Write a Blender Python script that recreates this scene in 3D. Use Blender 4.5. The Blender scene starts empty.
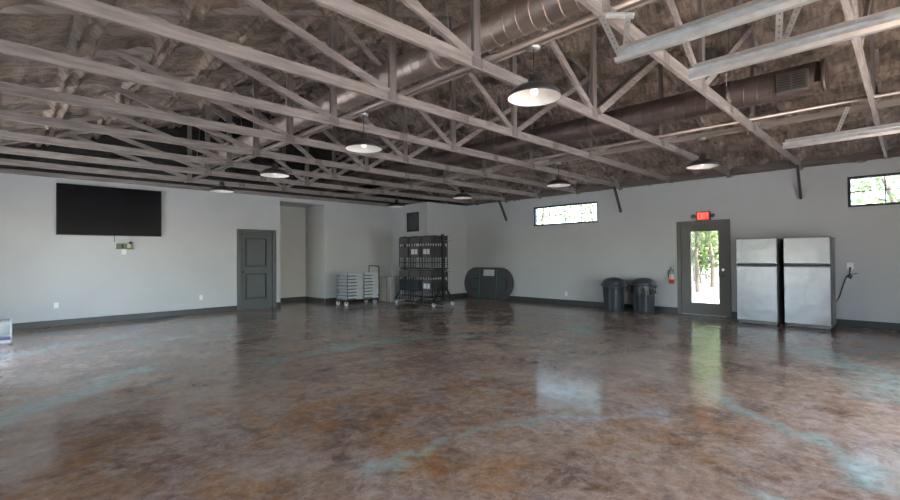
import bpy, math, random
from mathutils import Vector, Matrix, noise
random.seed(7)
PI = math.pi
scene = bpy.context.scene
COL = scene.collection

# ------------------------------------------------------------------ camera, world, sun, exposure
F_PX, YAW, PITCH, ROLL, CAM_Z = 457.63, 0.78206, 0.01195, -0.00836, 1.392
cam_data = bpy.data.cameras.new('camera'); cam = bpy.data.objects.new('camera', cam_data); COL.objects.link(cam)
cam_data.sensor_fit = 'HORIZONTAL'; cam_data.sensor_width = 36.0; cam_data.lens = 36.0 * F_PX / 900.0
cam_data.clip_start = 0.05; cam_data.clip_end = 400
fw = Vector((math.cos(PITCH)*math.sin(YAW), math.cos(PITCH)*math.cos(YAW), math.sin(PITCH)))
rt = Vector((math.cos(YAW), -math.sin(YAW), 0)); up = rt.cross(fw)
r2 = math.cos(ROLL)*rt + math.sin(ROLL)*up; u2 = -math.sin(ROLL)*rt + math.cos(ROLL)*up
M = Matrix((r2, u2, -fw)).transposed().to_4x4(); M.translation = Vector((0, 0, CAM_Z))
cam.matrix_world = M
scene.camera = cam
scene.view_settings.view_transform = 'Standard'; scene.view_settings.look = 'None'
scene.view_settings.gamma = 1.0; scene.view_settings.use_curve_mapping = False
scene.view_settings.exposure = 5.0
scene.cycles.max_bounces = 12; scene.cycles.diffuse_bounces = 8
scene.cycles.use_denoising = True
scene.cycles.sample_clamp_indirect = 10.0

world = bpy.data.worlds.new('sky'); scene.world = world; world.use_nodes = True
wn = world.node_tree.nodes; wl = world.node_tree.links; wn.clear()
sky = wn.new('ShaderNodeTexSky'); sky.sky_type = 'NISHITA'; sky.sun_disc = False
sky.sun_elevation = math.radians(56); sky.sun_rotation = math.radians(192)
bg = wn.new('ShaderNodeBackground'); bg.inputs['Strength'].default_value = 0.085
wo = wn.new('ShaderNodeOutputWorld'); wl.new(sky.outputs[0], bg.inputs[0]); wl.new(bg.outputs[0], wo.inputs[0])

sd = bpy.data.lights.new('sun', 'SUN'); sd.energy = 2.1; sd.angle = 0.01; sd.color = (1, 0.93, 0.82)
sun = bpy.data.objects.new('sun', sd); COL.objects.link(sun)
az = math.radians(192)   # from the south
sdir = Vector((math.sin(az)*math.cos(math.radians(56)), math.cos(az)*math.cos(math.radians(56)), math.sin(math.radians(56))))
sun.rotation_euler = sdir.to_track_quat('Z', 'Y').to_euler()

def portal(x, y, z, w, h, rot):
    ld = bpy.data.lights.new('daylight_portal', 'AREA'); ld.shape = 'RECTANGLE'; ld.size = w; ld.size_y = h
    ld.cycles.is_portal = True
    o = bpy.data.objects.new('daylight_portal', ld); COL.objects.link(o); o.location = (x, y, z); o.rotation_euler = rot

# ------------------------------------------------------------------ dimensions
X0, Y0, H = 11.32, 12.43, 3.07          # right wall, left (television) wall, wall height
XW, YS = -0.82, -1.70                   # walls behind and beside the camera
SL = 0.36; RIDGE = 5.25
TS, T0 = 1.2252, 2.7386
def ztop(x): return H + 0.02 + SL*(min(x - XW, X0 - x))      # underside of the top chord

# ------------------------------------------------------------------ materials
MATS = {}
def mat(name, col, rough=0.6, metal=0.0, nscale=0, namt=0.12, bump=0, bscale=None, stretch=None, emit=None, estr=0, coat=0, spec=0.5):
    m = bpy.data.materials.new(name); m.use_nodes = True; nt = m.node_tree; N = nt.nodes; L = nt.links
    b = N['Principled BSDF']
    b.inputs['Roughness'].default_value = rough; b.inputs['Metallic'].default_value = metal
    b.inputs['Specular IOR Level'].default_value = spec; b.inputs['Coat Weight'].default_value = coat
    c = tuple(col) + (1,)
    b.inputs['Base Color'].default_value = c
    if nscale or bump:
        tc = N.new('ShaderNodeTexCoord'); mp = N.new('ShaderNodeMapping'); L.new(tc.outputs['Object'], mp.inputs[0])
        if stretch: mp.inputs['Scale'].default_value = stretch
    if nscale:
        n = N.new('ShaderNodeTexNoise'); n.inputs['Scale'].default_value = nscale; n.inputs['Detail'].default_value = 4
        L.new(mp.outputs[0], n.inputs['Vector'])
        r = N.new('ShaderNodeValToRGB'); e = r.color_ramp.elements
        e[0].position = 0.3; e[1].position = 0.7
        e[0].color = tuple(max(0, v*(1-namt)) for v in col) + (1,); e[1].color = tuple(min(1, v*(1+namt)) for v in col) + (1,)
        L.new(n.outputs['Fac'], r.inputs[0]); L.new(r.outputs[0], b.inputs['Base Color'])
    if bump:
        n2 = N.new('ShaderNodeTexNoise'); n2.inputs['Scale'].default_value = bscale or 30; n2.inputs['Detail'].default_value = 5
        L.new(mp.outputs[0], n2.inputs['Vector'])
        bp = N.new('ShaderNodeBump'); bp.inputs['Strength'].default_value = bump; bp.inputs['Distance'].default_value = 0.02
        L.new(n2.outputs['Fac'], bp.inputs['Height']); L.new(bp.outputs[0], b.inputs['Normal'])
    if emit:
        b.inputs['Emission Color'].default_value = tuple(emit) + (1,); b.inputs['Emission Strength'].default_value = estr
    MATS[name] = m
    return m

mat('wall_paint', (0.465, 0.485, 0.492), 0.5, nscale=1.3, namt=0.03, bump=0.12, bscale=60)
mat('alcove_paint', (0.47, 0.47, 0.455), 0.6, nscale=1.3, namt=0.03)
mat('trim_gray', (0.030, 0.038, 0.042), 0.45, nscale=6, namt=0.1)
mat('door_gray', (0.085, 0.10, 0.103), 0.4, nscale=5, namt=0.06)
mat('exit_door_gray', (0.095, 0.092, 0.082), 0.4, nscale=5, namt=0.06)
mat('truss_wood', (0.245, 0.216, 0.204), 0.75, nscale=9, namt=0.28, bump=0.3, bscale=25, stretch=(0.35, 3, 3))
mat('post_wood', (0.165, 0.142, 0.134), 0.75, nscale=9, namt=0.25, bump=0.3, bscale=25, stretch=(3, 3, 0.35))
mat('board_wood', (0.26, 0.225, 0.205), 0.7, nscale=9, namt=0.2, bump=0.2, bscale=25, stretch=(3, 0.35, 3))
mat('brace_dark', (0.06, 0.05, 0.048), 0.7)
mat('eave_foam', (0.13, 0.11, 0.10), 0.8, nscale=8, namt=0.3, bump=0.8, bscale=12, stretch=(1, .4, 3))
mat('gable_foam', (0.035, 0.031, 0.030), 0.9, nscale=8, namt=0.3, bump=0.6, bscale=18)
mat('galvanized', (0.74, 0.76, 0.76), 0.32, 0.85, nscale=14, namt=0.12, bump=0.04, bscale=40)
mat('galvanized_dull', (0.42, 0.43, 0.43), 0.5, 0.8, nscale=14, namt=0.15)
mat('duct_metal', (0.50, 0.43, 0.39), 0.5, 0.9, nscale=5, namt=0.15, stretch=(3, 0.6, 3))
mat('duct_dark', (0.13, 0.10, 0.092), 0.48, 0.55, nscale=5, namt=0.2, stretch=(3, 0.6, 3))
mat('register_gray', (0.09, 0.085, 0.08), 0.5)
mat('register_dark', (0.03, 0.028, 0.027), 0.6)
mat('shade_black', (0.045, 0.045, 0.045), 0.35, nscale=8, namt=0.1)
mat('shade_white', (0.75, 0.74, 0.70), 0.4)
mat('bulb_glass', (0.9, 0.9, 0.85), 0.3, emit=(1, 0.93, 0.82), estr=0.05)
mat('screen_black', (0.004, 0.004, 0.006), 0.3, spec=0.08)
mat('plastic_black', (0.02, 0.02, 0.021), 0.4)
mat('chair_black', (0.035, 0.036, 0.037), 0.55, nscale=20, namt=0.15)
mat('chair_seat', (0.085, 0.086, 0.086), 0.5, nscale=20, namt=0.1)
mat('chair_seat_blue', (0.018, 0.026, 0.038), 0.35)
mat('metal_gray', (0.26, 0.27, 0.275), 0.45, 0.5)
mat('sticker_white', (0.75, 0.75, 0.78), 0.5)
mat('plastic_white', (0.56, 0.60, 0.63), 0.45, nscale=12, namt=0.05)
mat('bracket_dark', (0.09, 0.11, 0.11), 0.5)
mat('table_gray', (0.26, 0.25, 0.24), 0.5, nscale=10, namt=0.08)
mat('table_edge', (0.48, 0.47, 0.45), 0.45)
mat('table_dark', (0.075, 0.082, 0.088), 0.5, nscale=14, namt=0.12, bump=0.1, bscale=80)
mat('strap_green', (0.05, 0.25, 0.18), 0.5)
mat('wheel_white', (0.72, 0.74, 0.74), 0.4)
mat('wheel_blue', (0.06, 0.20, 0.42), 0.4)
mat('bin_black', (0.045, 0.052, 0.062), 0.38, nscale=6, namt=0.12, bump=0.1, bscale=50)
mat('bag_black', (0.03, 0.032, 0.036), 0.22, bump=0.9, bscale=14)
mat('extinguisher_red', (0.55, 0.03, 0.02), 0.3)
mat('extinguisher_label', (0.70, 0.62, 0.52), 0.5)
mat('chrome', (0.7, 0.7, 0.7), 0.2, 1.0)
mat('outlet_white', (0.78, 0.78, 0.76), 0.4)
mat('exit_case', (0.05, 0.06, 0.055), 0.5)
mat('exit_face', (0.5, 0.01, 0.01), 0.5, emit=(0.9, 0.02, 0.02), estr=0.03)
mat('exit_letter', (0.9, 0.1, 0.08), 0.5, emit=(1.0, 0.16, 0.12), estr=0.07)
mat('cord_dark', (0.025, 0.03, 0.03), 0.5)
mat('device_olive', (0.10, 0.12, 0.08), 0.5)
mat('device_tan', (0.50, 0.45, 0.28), 0.5)
mat('ground_dirt', (0.44, 0.44, 0.42), 0.9, nscale=0.8, namt=0.25)
mat('bark', (0.16, 0.13, 0.10), 0.9, nscale=6, namt=0.3)
mat('leaf_green', (0.11, 0.17, 0.045), 0.6, nscale=0.9, namt=0.35)
mat('leaf_pale', (0.20, 0.26, 0.09), 0.6, nscale=0.9, namt=0.3)
mat('fence_wood', (0.20, 0.14, 0.10), 0.8, nscale=3, namt=0.3)
mat('clear_bin_base', (0.30, 0.31, 0.31), 0.3)
mat('bin_blue', (0.03, 0.035, 0.10), 0.4)
mat('concrete_out', (0.55, 0.53, 0.50), 0.9, nscale=2, namt=0.1)
mat('roof_out', (0.3, 0.3, 0.3), 0.7)

def glass_mat(name, tint=(1, 1, 1), fac=0.06):
    m = bpy.data.materials.new(name); m.use_nodes = True; N = m.node_tree.nodes; L = m.node_tree.links; N.clear()
    t = N.new('ShaderNodeBsdfTransparent'); t.inputs[0].default_value = tuple(tint) + (1,)
    g = N.new('ShaderNodeBsdfGlossy'); g.inputs['Roughness'].default_value = 0.03
    x = N.new('ShaderNodeMixShader'); x.inputs[0].default_value = fac; o = N.new('ShaderNodeOutputMaterial')
    L.new(t.outputs[0], x.inputs[1]); L.new(g.outputs[0], x.inputs[2]); L.new(x.outputs[0], o.inputs[0])
    MATS[name] = m
glass_mat('window_glass'); glass_mat('tinted_glass', (0.56, 0.57, 0.56), 0.04); glass_mat('high_window_glass', (0.72, 0.74, 0.75), 0.04); glass_mat('bronze_glass', (0.4, 0.41, 0.42), 0.05); glass_mat('clear_plastic', (0.6, 0.62, 0.61), 0.05)

# brushed steel for the refrigerators
def steel():
    m = mat('stainless', (0.54, 0.54, 0.545), 0.34, 1.0)
    N = m.node_tree.nodes; L = m.node_tree.links; b = N['Principled BSDF']
    tc = N.new('ShaderNodeTexCoord'); mp = N.new('ShaderNodeMapping'); mp.inputs['Scale'].default_value = (1, 160, 1.2)
    n = N.new('ShaderNodeTexNoise'); n.inputs['Scale'].default_value = 2; n.inputs['Detail'].default_value = 3
    L.new(tc.outputs['Object'], mp.inputs[0]); L.new(mp.outputs[0], n.inputs['Vector'])
    mr = N.new('ShaderNodeMapRange'); mr.inputs['To Min'].default_value = 0.18; mr.inputs['To Max'].default_value = 0.26
    L.new(n.outputs['Fac'], mr.inputs[0]); L.new(mr.outputs[0], b.inputs['Roughness'])
    n2 = N.new('ShaderNodeTexNoise'); n2.inputs['Scale'].default_value = 4.0; n2.inputs['Detail'].default_value = 1
    L.new(tc.outputs['Object'], n2.inputs['Vector'])
    bp = N.new('ShaderNodeBump'); bp.inputs['Strength'].default_value = 0.25; bp.inputs['Distance'].default_value = 0.02
    L.new(n2.outputs['Fac'], bp.inputs['Height']); L.new(bp.outputs[0], b.inputs['Normal'])
steel()
mat('fridge_side', (0.20, 0.205, 0.21), 0.45, 0.2)

# fabric faced insulation under the roof
def foam():
    m = bpy.data.materials.new('roof_insulation'); m.use_nodes = True; N = m.node_tree.nodes; L = m.node_tree.links
    b = N['Principled BSDF']; b.inputs['Roughness'].default_value = 0.5; b.inputs['Specular IOR Level'].default_value = 0.45
    g = N.new('ShaderNodeNewGeometry')
    n = N.new('ShaderNodeTexNoise'); n.inputs['Scale'].default_value = 2.2; n.inputs['Detail'].default_value = 8; n.inputs['Roughness'].default_value = 0.7
    L.new(g.outputs['Position'], n.inputs['Vector'])
    r = N.new('ShaderNodeValToRGB'); e = r.color_ramp.elements; e[0].position = 0.34; e[1].position = 0.68
    e[0].color = (0.075, 0.06, 0.052, 1); e[1].color = (0.42, 0.34, 0.28, 1)
    L.new(n.outputs['Fac'], r.inputs[0])
    mp = N.new('ShaderNodeMapping'); mp.inputs['Scale'].default_value = (1.5, 9, 1.5); L.new(g.outputs['Position'], mp.inputs[0])
    n3 = N.new('ShaderNodeTexNoise'); n3.inputs['Scale'].default_value = 2.5; n3.inputs['Detail'].default_value = 4; L.new(mp.outputs[0], n3.inputs['Vector'])
    mx = N.new('ShaderNodeMix'); mx.data_type = 'RGBA'; mx.blend_type = 'MULTIPLY'; mx.inputs['Factor'].default_value = 0.6
    r3 = N.new('ShaderNodeValToRGB'); r3.color_ramp.elements[0].position = 0.35; r3.color_ramp.elements[0].color = (0.45, 0.45, 0.45, 1)
    r3.color_ramp.elements[1].position = 0.6; r3.color_ramp.elements[1].color = (1.25, 1.22, 1.2, 1)
    L.new(n3.outputs['Fac'], r3.inputs[0]); L.new(r.outputs[0], mx.inputs['A']); L.new(r3.outputs[0], mx.inputs['B'])
    L.new(mx.outputs['Result'], b.inputs['Base Color'])
    n2 = N.new('ShaderNodeTexNoise'); n2.inputs['Scale'].default_value = 38; n2.inputs['Detail'].default_value = 6
    L.new(g.outputs['Position'], n2.inputs['Vector'])
    ad = N.new('ShaderNodeMath'); ad.operation = 'ADD'; L.new(n2.outputs['Fac'], ad.inputs[0]); L.new(n3.outputs['Fac'], ad.inputs[1])
    bp = N.new('ShaderNodeBump'); bp.inputs['Strength'].default_value = 0.8; bp.inputs['Distance'].default_value = 0.03
    L.new(ad.outputs[0], bp.inputs['Height']); L.new(bp.outputs[0], b.inputs['Normal'])
    MATS['roof_insulation'] = m
foam()

# acid stained, sealed concrete
def floor_material():
    m = bpy.data.materials.new('stained_concrete'); m.use_nodes = True; N = m.node_tree.nodes; L = m.node_tree.links
    b = N['Principled BSDF']; g = N.new('ShaderNodeNewGeometry'); P = g.outputs['Position']
    def nz(scale, det=6, rough=0.6, dist=0.0, off=0.0):
        mp = N.new('ShaderNodeMapping'); mp.inputs['Location'].default_value = (off, off*1.7, 0); L.new(P, mp.inputs[0])
        n = N.new('ShaderNodeTexNoise'); n.inputs['Scale'].default_value = scale; n.inputs['Detail'].default_value = det
        n.inputs['Roughness'].default_value = rough; n.inputs['Distortion'].default_value = dist
        L.new(mp.outputs[0], n.inputs['Vector']); return n.outputs['Fac']
    def ramp(src, stops):
        r = N.new('ShaderNodeValToRGB'); e = r.color_ramp.elements
        while len(e) > len(stops): e.remove(e[0])
        while len(e) < len(stops): e.new(0.5)
        for i, (p, c) in enumerate(stops): e[i].position = p; e[i].color = tuple(c) + (1,) if len(c) == 3 else c
        L.new(src, r.inputs[0]); return r.outputs[0]
    def mix(f, a, c, mode='MIX', fac=None):
        x = N.new('ShaderNodeMix'); x.data_type = 'RGBA'; x.blend_type = mode
        if f is None: x.inputs['Factor'].default_value = fac
        else: L.new(f, x.inputs['Factor'])
        L.new(a, x.inputs['A'])
        if isinstance(c, tuple): x.inputs['B'].default_value = c + (1,)
        else: L.new(c, x.inputs['B'])
        return x.outputs['Result']
    def mul(a, c):
        x = N.new('ShaderNodeMath'); x.operation = 'MULTIPLY'; L.new(a, x.inputs[0])
        if isinstance(c, float): x.inputs[1].default_value = c
        else: L.new(c, x.inputs[1])
        x.use_clamp = True; return x.outputs[0]
    base = ramp(nz(1.1, 9, 0.72, 0.2), [(0.32, (0.15, 0.078, 0.045)), (0.45, (0.27, 0.160, 0.100)), (0.56, (0.37, 0.245, 0.165)), (0.70, (0.46, 0.345, 0.265))])
    at = N.new('ShaderNodeAttribute'); at.attribute_name = 'stain'
    sep = N.new('ShaderNodeSeparateColor'); L.new(at.outputs['Color'], sep.inputs[0])
    # rusty acid blooms, strongest in the foreground
    rustn = ramp(nz(1.3, 9, 0.74, 0.25, 5.3), [(0.49, (0, 0, 0)), (0.56, (1, 1, 1))])
    c1 = mix(mul(mul(rustn, 0.62), sep.outputs['Green']), base, (0.38, 0.17, 0.05))
    # pale milky clouds with fine veins
    cl = ramp(nz(2.4, 10, 0.78, 0.35, 11.0), [(0.50, (0, 0, 0)), (0.60, (1, 1, 1))])
    c2 = mix(mul(cl, 0.38), c1, (0.54, 0.43, 0.36))
    dk = ramp(nz(2.6, 9, 0.78, 0.3, 23.0), [(0.36, (1, 1, 1)), (0.47, (0, 0, 0))])
    c3 = mix(mul(dk, 0.55), c2, (0.08, 0.052, 0.038))
    tn = ramp(nz(3.2, 9, 0.78, 0.4, 31.0), [(0.36, (0.25, 0.25, 0.25)), (0.52, (1, 1, 1))])
    c4 = mix(mul(mul(sep.outputs['Red'], tn), 0.75), c3, (0.31, 0.40, 0.33))
    c5 = mix(mul(mul(sep.outputs['Blue'], tn), 0.7), c4, (0.40, 0.42, 0.40))
    # fine veins and mottling
    vn = ramp(nz(3.4, 9, 0.7, 0.8, 41.0), [(0.455, (0, 0, 0)), (0.50, (1, 1, 1)), (0.545, (0, 0, 0))])
    c6 = mix(mul(vn, 0.28), c5, (0.48, 0.40, 0.34))
    ft = ramp(nz(9.0, 9, 0.78, 0.3, 51.0), [(0.34, (0.66, 0.62, 0.60)), (0.50, (1.0, 1.0, 1.0)), (0.66, (1.28, 1.27, 1.25))])
    c7 = mix(None, c6, ft, 'MULTIPLY', 1.0)
    L.new(c7, b.inputs['Base Color'])
    rr = N.new('ShaderNodeMapRange'); rr.inputs['To Min'].default_value = 0.12; rr.inputs['To Max'].default_value = 0.20
    L.new(nz(3.0, 5, 0.6, 0, 3.0), rr.inputs[0]); L.new(rr.outputs[0], b.inputs['Roughness'])
    b.inputs['IOR'].default_value = 1.52; b.inputs['Specular IOR Level'].default_value = 0.5
    bp = N.new('ShaderNodeBump'); bp.inputs['Strength'].default_value = 0.06; bp.inputs['Distance'].default_value = 0.02
    L.new(nz(5.0, 3, 0.5, 0, 9.0), bp.inputs['Height']); L.new(bp.outputs[0], b.inputs['Normal'])
    MATS['stained_concrete'] = m
floor_material()

# ------------------------------------------------------------------ mesh helpers
class MB:
    def __init__(self): self.v = []; self.f = []; self.s = []
    def add(self, vs, fs, smooth=False):
        o = len(self.v); self.v += [tuple(v) for v in vs]
        for i, f in enumerate(fs):
            self.f.append([o + k for k in f]); self.s.append(smooth if isinstance(smooth, bool) else smooth[i])
        return self
    def box(self, a, b, bev=0.0):
        (x0, y0, z0), (x1, y1, z1) = a, b
        x0, x1 = min(x0, x1), max(x0, x1); y0, y1 = min(y0, y1), max(y0, y1); z0, z1 = min(z0, z1), max(z0, z1)
        if bev <= 0:
            vs = [(x0,y0,z0),(x1,y0,z0),(x1,y1,z0),(x0,y1,z0),(x0,y0,z1),(x1,y0,z1),(x1,y1,z1),(x0,y1,z1)]
            return self.add(vs, [(3,2,1,0),(4,5,6,7),(0,1,5,4),(1,2,6,5),(2,3,7,6),(3,0,4,7)])
        e = min(bev, (x1-x0)/2.01, (y1-y0)/2.01, (z1-z0)/2.01)
        # chamfered box: three inset shells
        vs = []; idx = {}
        for sx in (0, 1):
            for sy in (0, 1):
                for sz in (0, 1):
                    X, Y, Z = (x0, x1)[sx], (y0, y1)[sy], (z0, z1)[sz]
                    ix, iy, iz = (e, -e)[sx], (e, -e)[sy], (e, -e)[sz]
                    idx[sx,sy,sz,0] = len(vs); vs.append((X, Y+iy, Z+iz))
                    idx[sx,sy,sz,1] = len(vs); vs.append((X+ix, Y, Z+iz))
                    idx[sx,sy,sz,2] = len(vs); vs.append((X+ix, Y+iy, Z))
        fs = []
        q = [(0,0),(1,0),(1,1),(0,1)]
        for s in (0, 1):
            f = [idx[s,a_,b_,0] for a_, b_ in q]; fs.append(f if s else f[::-1])
            f = [idx[a_,s,b_,1] for a_, b_ in q]; fs.append(f[::-1] if s else f)
            f = [idx[a_,b_,s,2] for a_, b_ in q]; fs.append(f if s else f[::-1])
        for a_ in (0, 1):
            for b_ in (0, 1):
                fs.append([idx[a_,b_,0,0], idx[a_,b_,1,0], idx[a_,b_,1,1], idx[a_,b_,0,1]])
                fs.append([idx[a_,0,b_,0], idx[a_,1,b_,0], idx[a_,1,b_,2], idx[a_,0,b_,2]])
                fs.append([idx[0,a_,b_,1], idx[1,a_,b_,1], idx[1,a_,b_,2], idx[0,a_,b_,2]])
                for c_ in (0, 1): fs.append([idx[a_,b_,c_,0], idx[a_,b_,c_,1], idx[a_,b_,c_,2]])
        return self.add(vs, fs)
    def beam(self, p, q, w, h, side=(0, 1, 0)):
        """rectangular bar from p to q; w along `side`, h across it"""
        p, q = Vector(p), Vector(q); d = (q-p).normalized(); s = Vector(side); s = (s - d*s.dot(d)).normalized(); u = d.cross(s)
        vs = [e + s*a*w/2 + u*b*h/2 for e in (p, q) for a, b in ((-1,-1),(1,-1),(1,1),(-1,1))]
        return self.add(vs, [(3,2,1,0),(4,5,6,7),(0,1,5,4),(1,2,6,5),(2,3,7,6),(3,0,4,7)])
    def cyl(self, p, q, r, r1=None, n=16, caps=True):
        p, q = Vector(p), Vector(q); d = (q-p).normalized(); a = Vector((0,0,1)) if abs(d.z) < .9 else Vector((1,0,0))
        s = d.cross(a).normalized(); u = d.cross(s); r1 = r if r1 is None else r1
        vs = [p + (s*math.cos(2*PI*i/n) + u*math.sin(2*PI*i/n))*r for i in range(n)] + [q + (s*math.cos(2*PI*i/n) + u*math.sin(2*PI*i/n))*r1 for i in range(n)]
        fs = [(i, n+i, n+(i+1) % n, (i+1) % n) for i in range(n)]; sm = [True]*n
        if caps: fs += [tuple(range(n)), tuple(range(2*n-1, n-1, -1))]; sm += [False, False]
        return self.add(vs, fs, sm)
    def tube(self, pts, r, n=8):
        pts = [Vector(p) for p in pts]; rings = []; ps = None
        for i, p in enumerate(pts):
            d = (pts[min(i+1, len(pts)-1)] - pts[max(i-1, 0)]).normalized()
            if ps is None:
                a = Vector((0,0,1)) if abs(d.z) < .9 else Vector((1,0,0)); s = d.cross(a).normalized()
            else: s = (ps - d*ps.dot(d)).normalized()
            ps = s; u = d.cross(s)
            rings.append([p + (s*math.cos(2*PI*k/n) + u*math.sin(2*PI*k/n))*r for k in range(n)])
        vs = [v for rg in rings for v in rg]; fs = []
        for i in range(len(pts)-1):
            for k in range(n): fs.append((i*n+k, (i+1)*n+k, (i+1)*n+(k+1) % n, i*n+(k+1) % n))
        sm = [True]*len(fs); fs += [tuple(range(n)), tuple(range(len(vs)-1, len(vs)-n-1, -1))]; sm += [False]*2
        return self.add(vs, fs, sm)
    def lathe(self, prof, c=(0,0,0), n=32, close=False):
        vs = []; fs = []
        for r, z in prof:
            for k in range(n): vs.append((c[0]+r*math.cos(2*PI*k/n), c[1]+r*math.sin(2*PI*k/n), c[2]+z))
        for i in range(len(prof)-1):
            for k in range(n): fs.append((i*n+k, i*n+(k+1) % n, (i+1)*n+(k+1) % n, (i+1)*n+k))
        sm = [True]*len(fs)
        if close: fs += [tuple(range(n-1, -1, -1)), tuple(range(len(vs)-n, len(vs)))]; sm += [False]*2
        return self.add(vs, fs, sm)
    def prism(self, poly, t, f):
        """poly = 2D outline, t = (t0,t1), f(u,v,t)->xyz"""
        n = len(poly); vs = [f(u, v, t[0]) for u, v in poly] + [f(u, v, t[1]) for u, v in poly]
        fs = [(i, (i+1) % n, n+(i+1) % n, n+i) for i in range(n)] + [tuple(range(n-1, -1, -1)), tuple(range(n, 2*n))]
        return self.add(vs, fs)
    def build(self, name, material, parent=None, origin=None):
        me = bpy.data.meshes.new(name)
        o_ = Vector(origin) if origin else Vector((0,0,0))
        me.from_pydata([tuple(Vector(v) - o_) for v in self.v], [], self.f); me.update()
        me.polygons.foreach_set('use_smooth', self.s)
        me.materials.append(MATS[material]); ob = bpy.data.objects.new(name, me); COL.objects.link(ob)
        import bmesh
        bm = bmesh.new(); bm.from_mesh(me); bmesh.ops.recalc_face_normals(bm, faces=bm.faces); bm.to_mesh(me); bm.free()
        if parent: ob.parent = parent
        if origin: ob.location = origin
        return ob

def tag(o, label, cat, group=None, kind=None):
    if label: o['label'] = label
    if cat: o['category'] = cat
    if group: o['group'] = group
    if kind: o['kind'] = kind
    return o
def thing(name, label, cat, loc=(0,0,0), rz=0, group=None):
    o = bpy.data.objects.new(name, None); COL.objects.link(o); o.location = loc; o.rotation_euler = (0,0,rz); o.empty_display_size = 0.1
    return tag(o, label, cat, group)
def struct(o, label=None):
    o['kind'] = 'structure'
    if label: o['label'] = label
    return o
CH = {}
def kids(o):
    return [c for c in bpy.data.objects if c.parent == o]
def copy_tree(o, parent=None):
    c = o.copy(); COL.objects.link(c); c.parent = parent
    for k in kids(o): copy_tree(k, c)
    return c

# ------------------------------------------------------------------ floor with acid stain marks
STREAKS = [  # world polylines: (points, half width, channel)
    ([(-0.35,5.4),(0.38,6.04),(1.35,6.75)], .26, 0), ([(1.6,8.9),(2.3,8.9),(3.1,8.6)], .16, 0),
    ([(2.5,6.0),(3.4,6.2),(4.6,6.1),(5.9,5.4)], .20, 0), ([(1.75,2.55),(2.15,2.45),(2.5,2.55),(3.2,2.25),(3.5,2.15)], .075, 0),
    ([(3.3,2.25),(3.4,2.0),(3.5,1.75),(3.9,1.55)], .06, 2), ([(3.75,1.6),(4.1,1.55)], .05, 2),
    ([(4.9,1.15),(4.5,.75),(4.15,.35),(3.7,.2)], .13, 0), ([(3.2,.55),(3.3,.3)], .04, 0),
    ([(8.3,1.2),(7.2,.4),(6.2,.1)], .35, 0), ([(8.3,4.6),(7.4,4.1)], .35, 0), ([(-0.3,9.0),(1.5,9.9)], .30, 0),
    ([(7.2,9.4),(8.2,8.2)], .25, 0)]
def make_floor():
    nx, ny = 250, 300; x0, x1, y0, y1 = XW, X0, YS, Y0+1.3
    vs = []; cols = []
    for j in range(ny+1):
        y = y0 + (y1-y0)*j/ny
        for i in range(nx+1):
            x = x0 + (x1-x0)*i/nx
            vs.append((x, y, 0))
            wx = x + .26*noise.noise((x*1.4, y*1.4, 1.3)) + .13*noise.noise((x*5, y*5, 7))
            wy = y + .26*noise.noise((x*1.4, y*1.4, 9.1)) + .13*noise.noise((x*5, y*5, 4))
            c = [0.0, 0.0, 0.0]
            for pts, hw, ch in STREAKS:
                best = 9
                for (ax, ay), (bx, by) in zip(pts, pts[1:]):
                    dx, dy = bx-ax, by-ay; t = max(0, min(1, ((wx-ax)*dx + (wy-ay)*dy)/(dx*dx+dy*dy)))
                    best = min(best, math.hypot(wx-ax-t*dx, wy-ay-t*dy))
                v = max(0.0, min(1.0, (1.35*hw - best)/(1.1*hw)))
                c[ch] = max(c[ch], v)
            d = math.hypot(x-1.9, y-2.6)
            c[1] = max(0.10, min(1, 1.25 - d/3.6))
            cols += [c[0], c[1], c[2], 1.0]
    fs = [(j*(nx+1)+i, j*(nx+1)+i+1, (j+1)*(nx+1)+i+1, (j+1)*(nx+1)+i) for j in range(ny) for i in range(nx)]
    me = bpy.data.meshes.new('floor'); me.from_pydata(vs, [], fs); me.update()
    a = me.color_attributes.new('stain', 'FLOAT_COLOR', 'POINT'); a.data.foreach_set('color', cols)
    me.materials.append(MATS['stained_concrete']); o = bpy.data.objects.new('floor', me); COL.objects.link(o); struct(o)
    s = MB().box((XW-.2, YS-.2, -.3), (X0+.2, Y0+1.5, -.004)).build('trim_1', 'concrete_out'); struct(s)
make_floor()

# ------------------------------------------------------------------ walls
W1 = (5.83, 7.88, 2.24, 2.80); W2 = (-1.23, 0.82, 2.23, 2.80)           # right wall windows (y0,y1,z0,z1)
ED = (2.83, 3.78, 0.0, 2.05)                                            # exit door opening
def wall_with_holes(name, axis, pos, thick, span, holes, material='wall_paint', zt=H):
    """solid wall slab; inner face at pos, thickness outward; holes (a0,a1,z0,z1) along the span"""
    mb = MB(); cuts = sorted(set([span[0], span[1]] + [h[0] for h in holes] + [h[1] for h in holes]))
    for a, b in zip(cuts, cuts[1:]):
        hs = sorted([h for h in holes if h[0] <= a + 1e-6 and h[1] >= b - 1e-6], key=lambda h: h[2])
        z = 0.0
        for h in hs + [(0, 0, zt, zt)]:
            if h[2] - z > 1e-4:
                if axis == 'x': mb.box((pos, a, z), (pos+thick, b, h[2]))
                else: mb.box((a, pos, z), (b, pos+thick, h[2]))
            z = h[3]
    return struct(mb.build(name, material))
wall_with_holes('wall_right', 'x', X0, 0.2, (YS, Y0+.2), [W1, W2, ED])
AL = (5.65, 7.03, 0.0, 2.96)
LD = (4.56, 5.46, 0.0, 2.07)
wall_with_holes('wall_back', 'y', Y0, 0.2, (XW, X0), [AL, LD])
ADDED_WD = [(7.2, 10.2, 0.0, 2.5), (2.3, 5.0, 0.0, 2.1)]  # unseen openings added to let in more daylight and reflect in the refrigerators
wall_with_holes('wall_left', 'x', XW, -0.2, (YS, Y0+.2), ADDED_WD)
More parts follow.
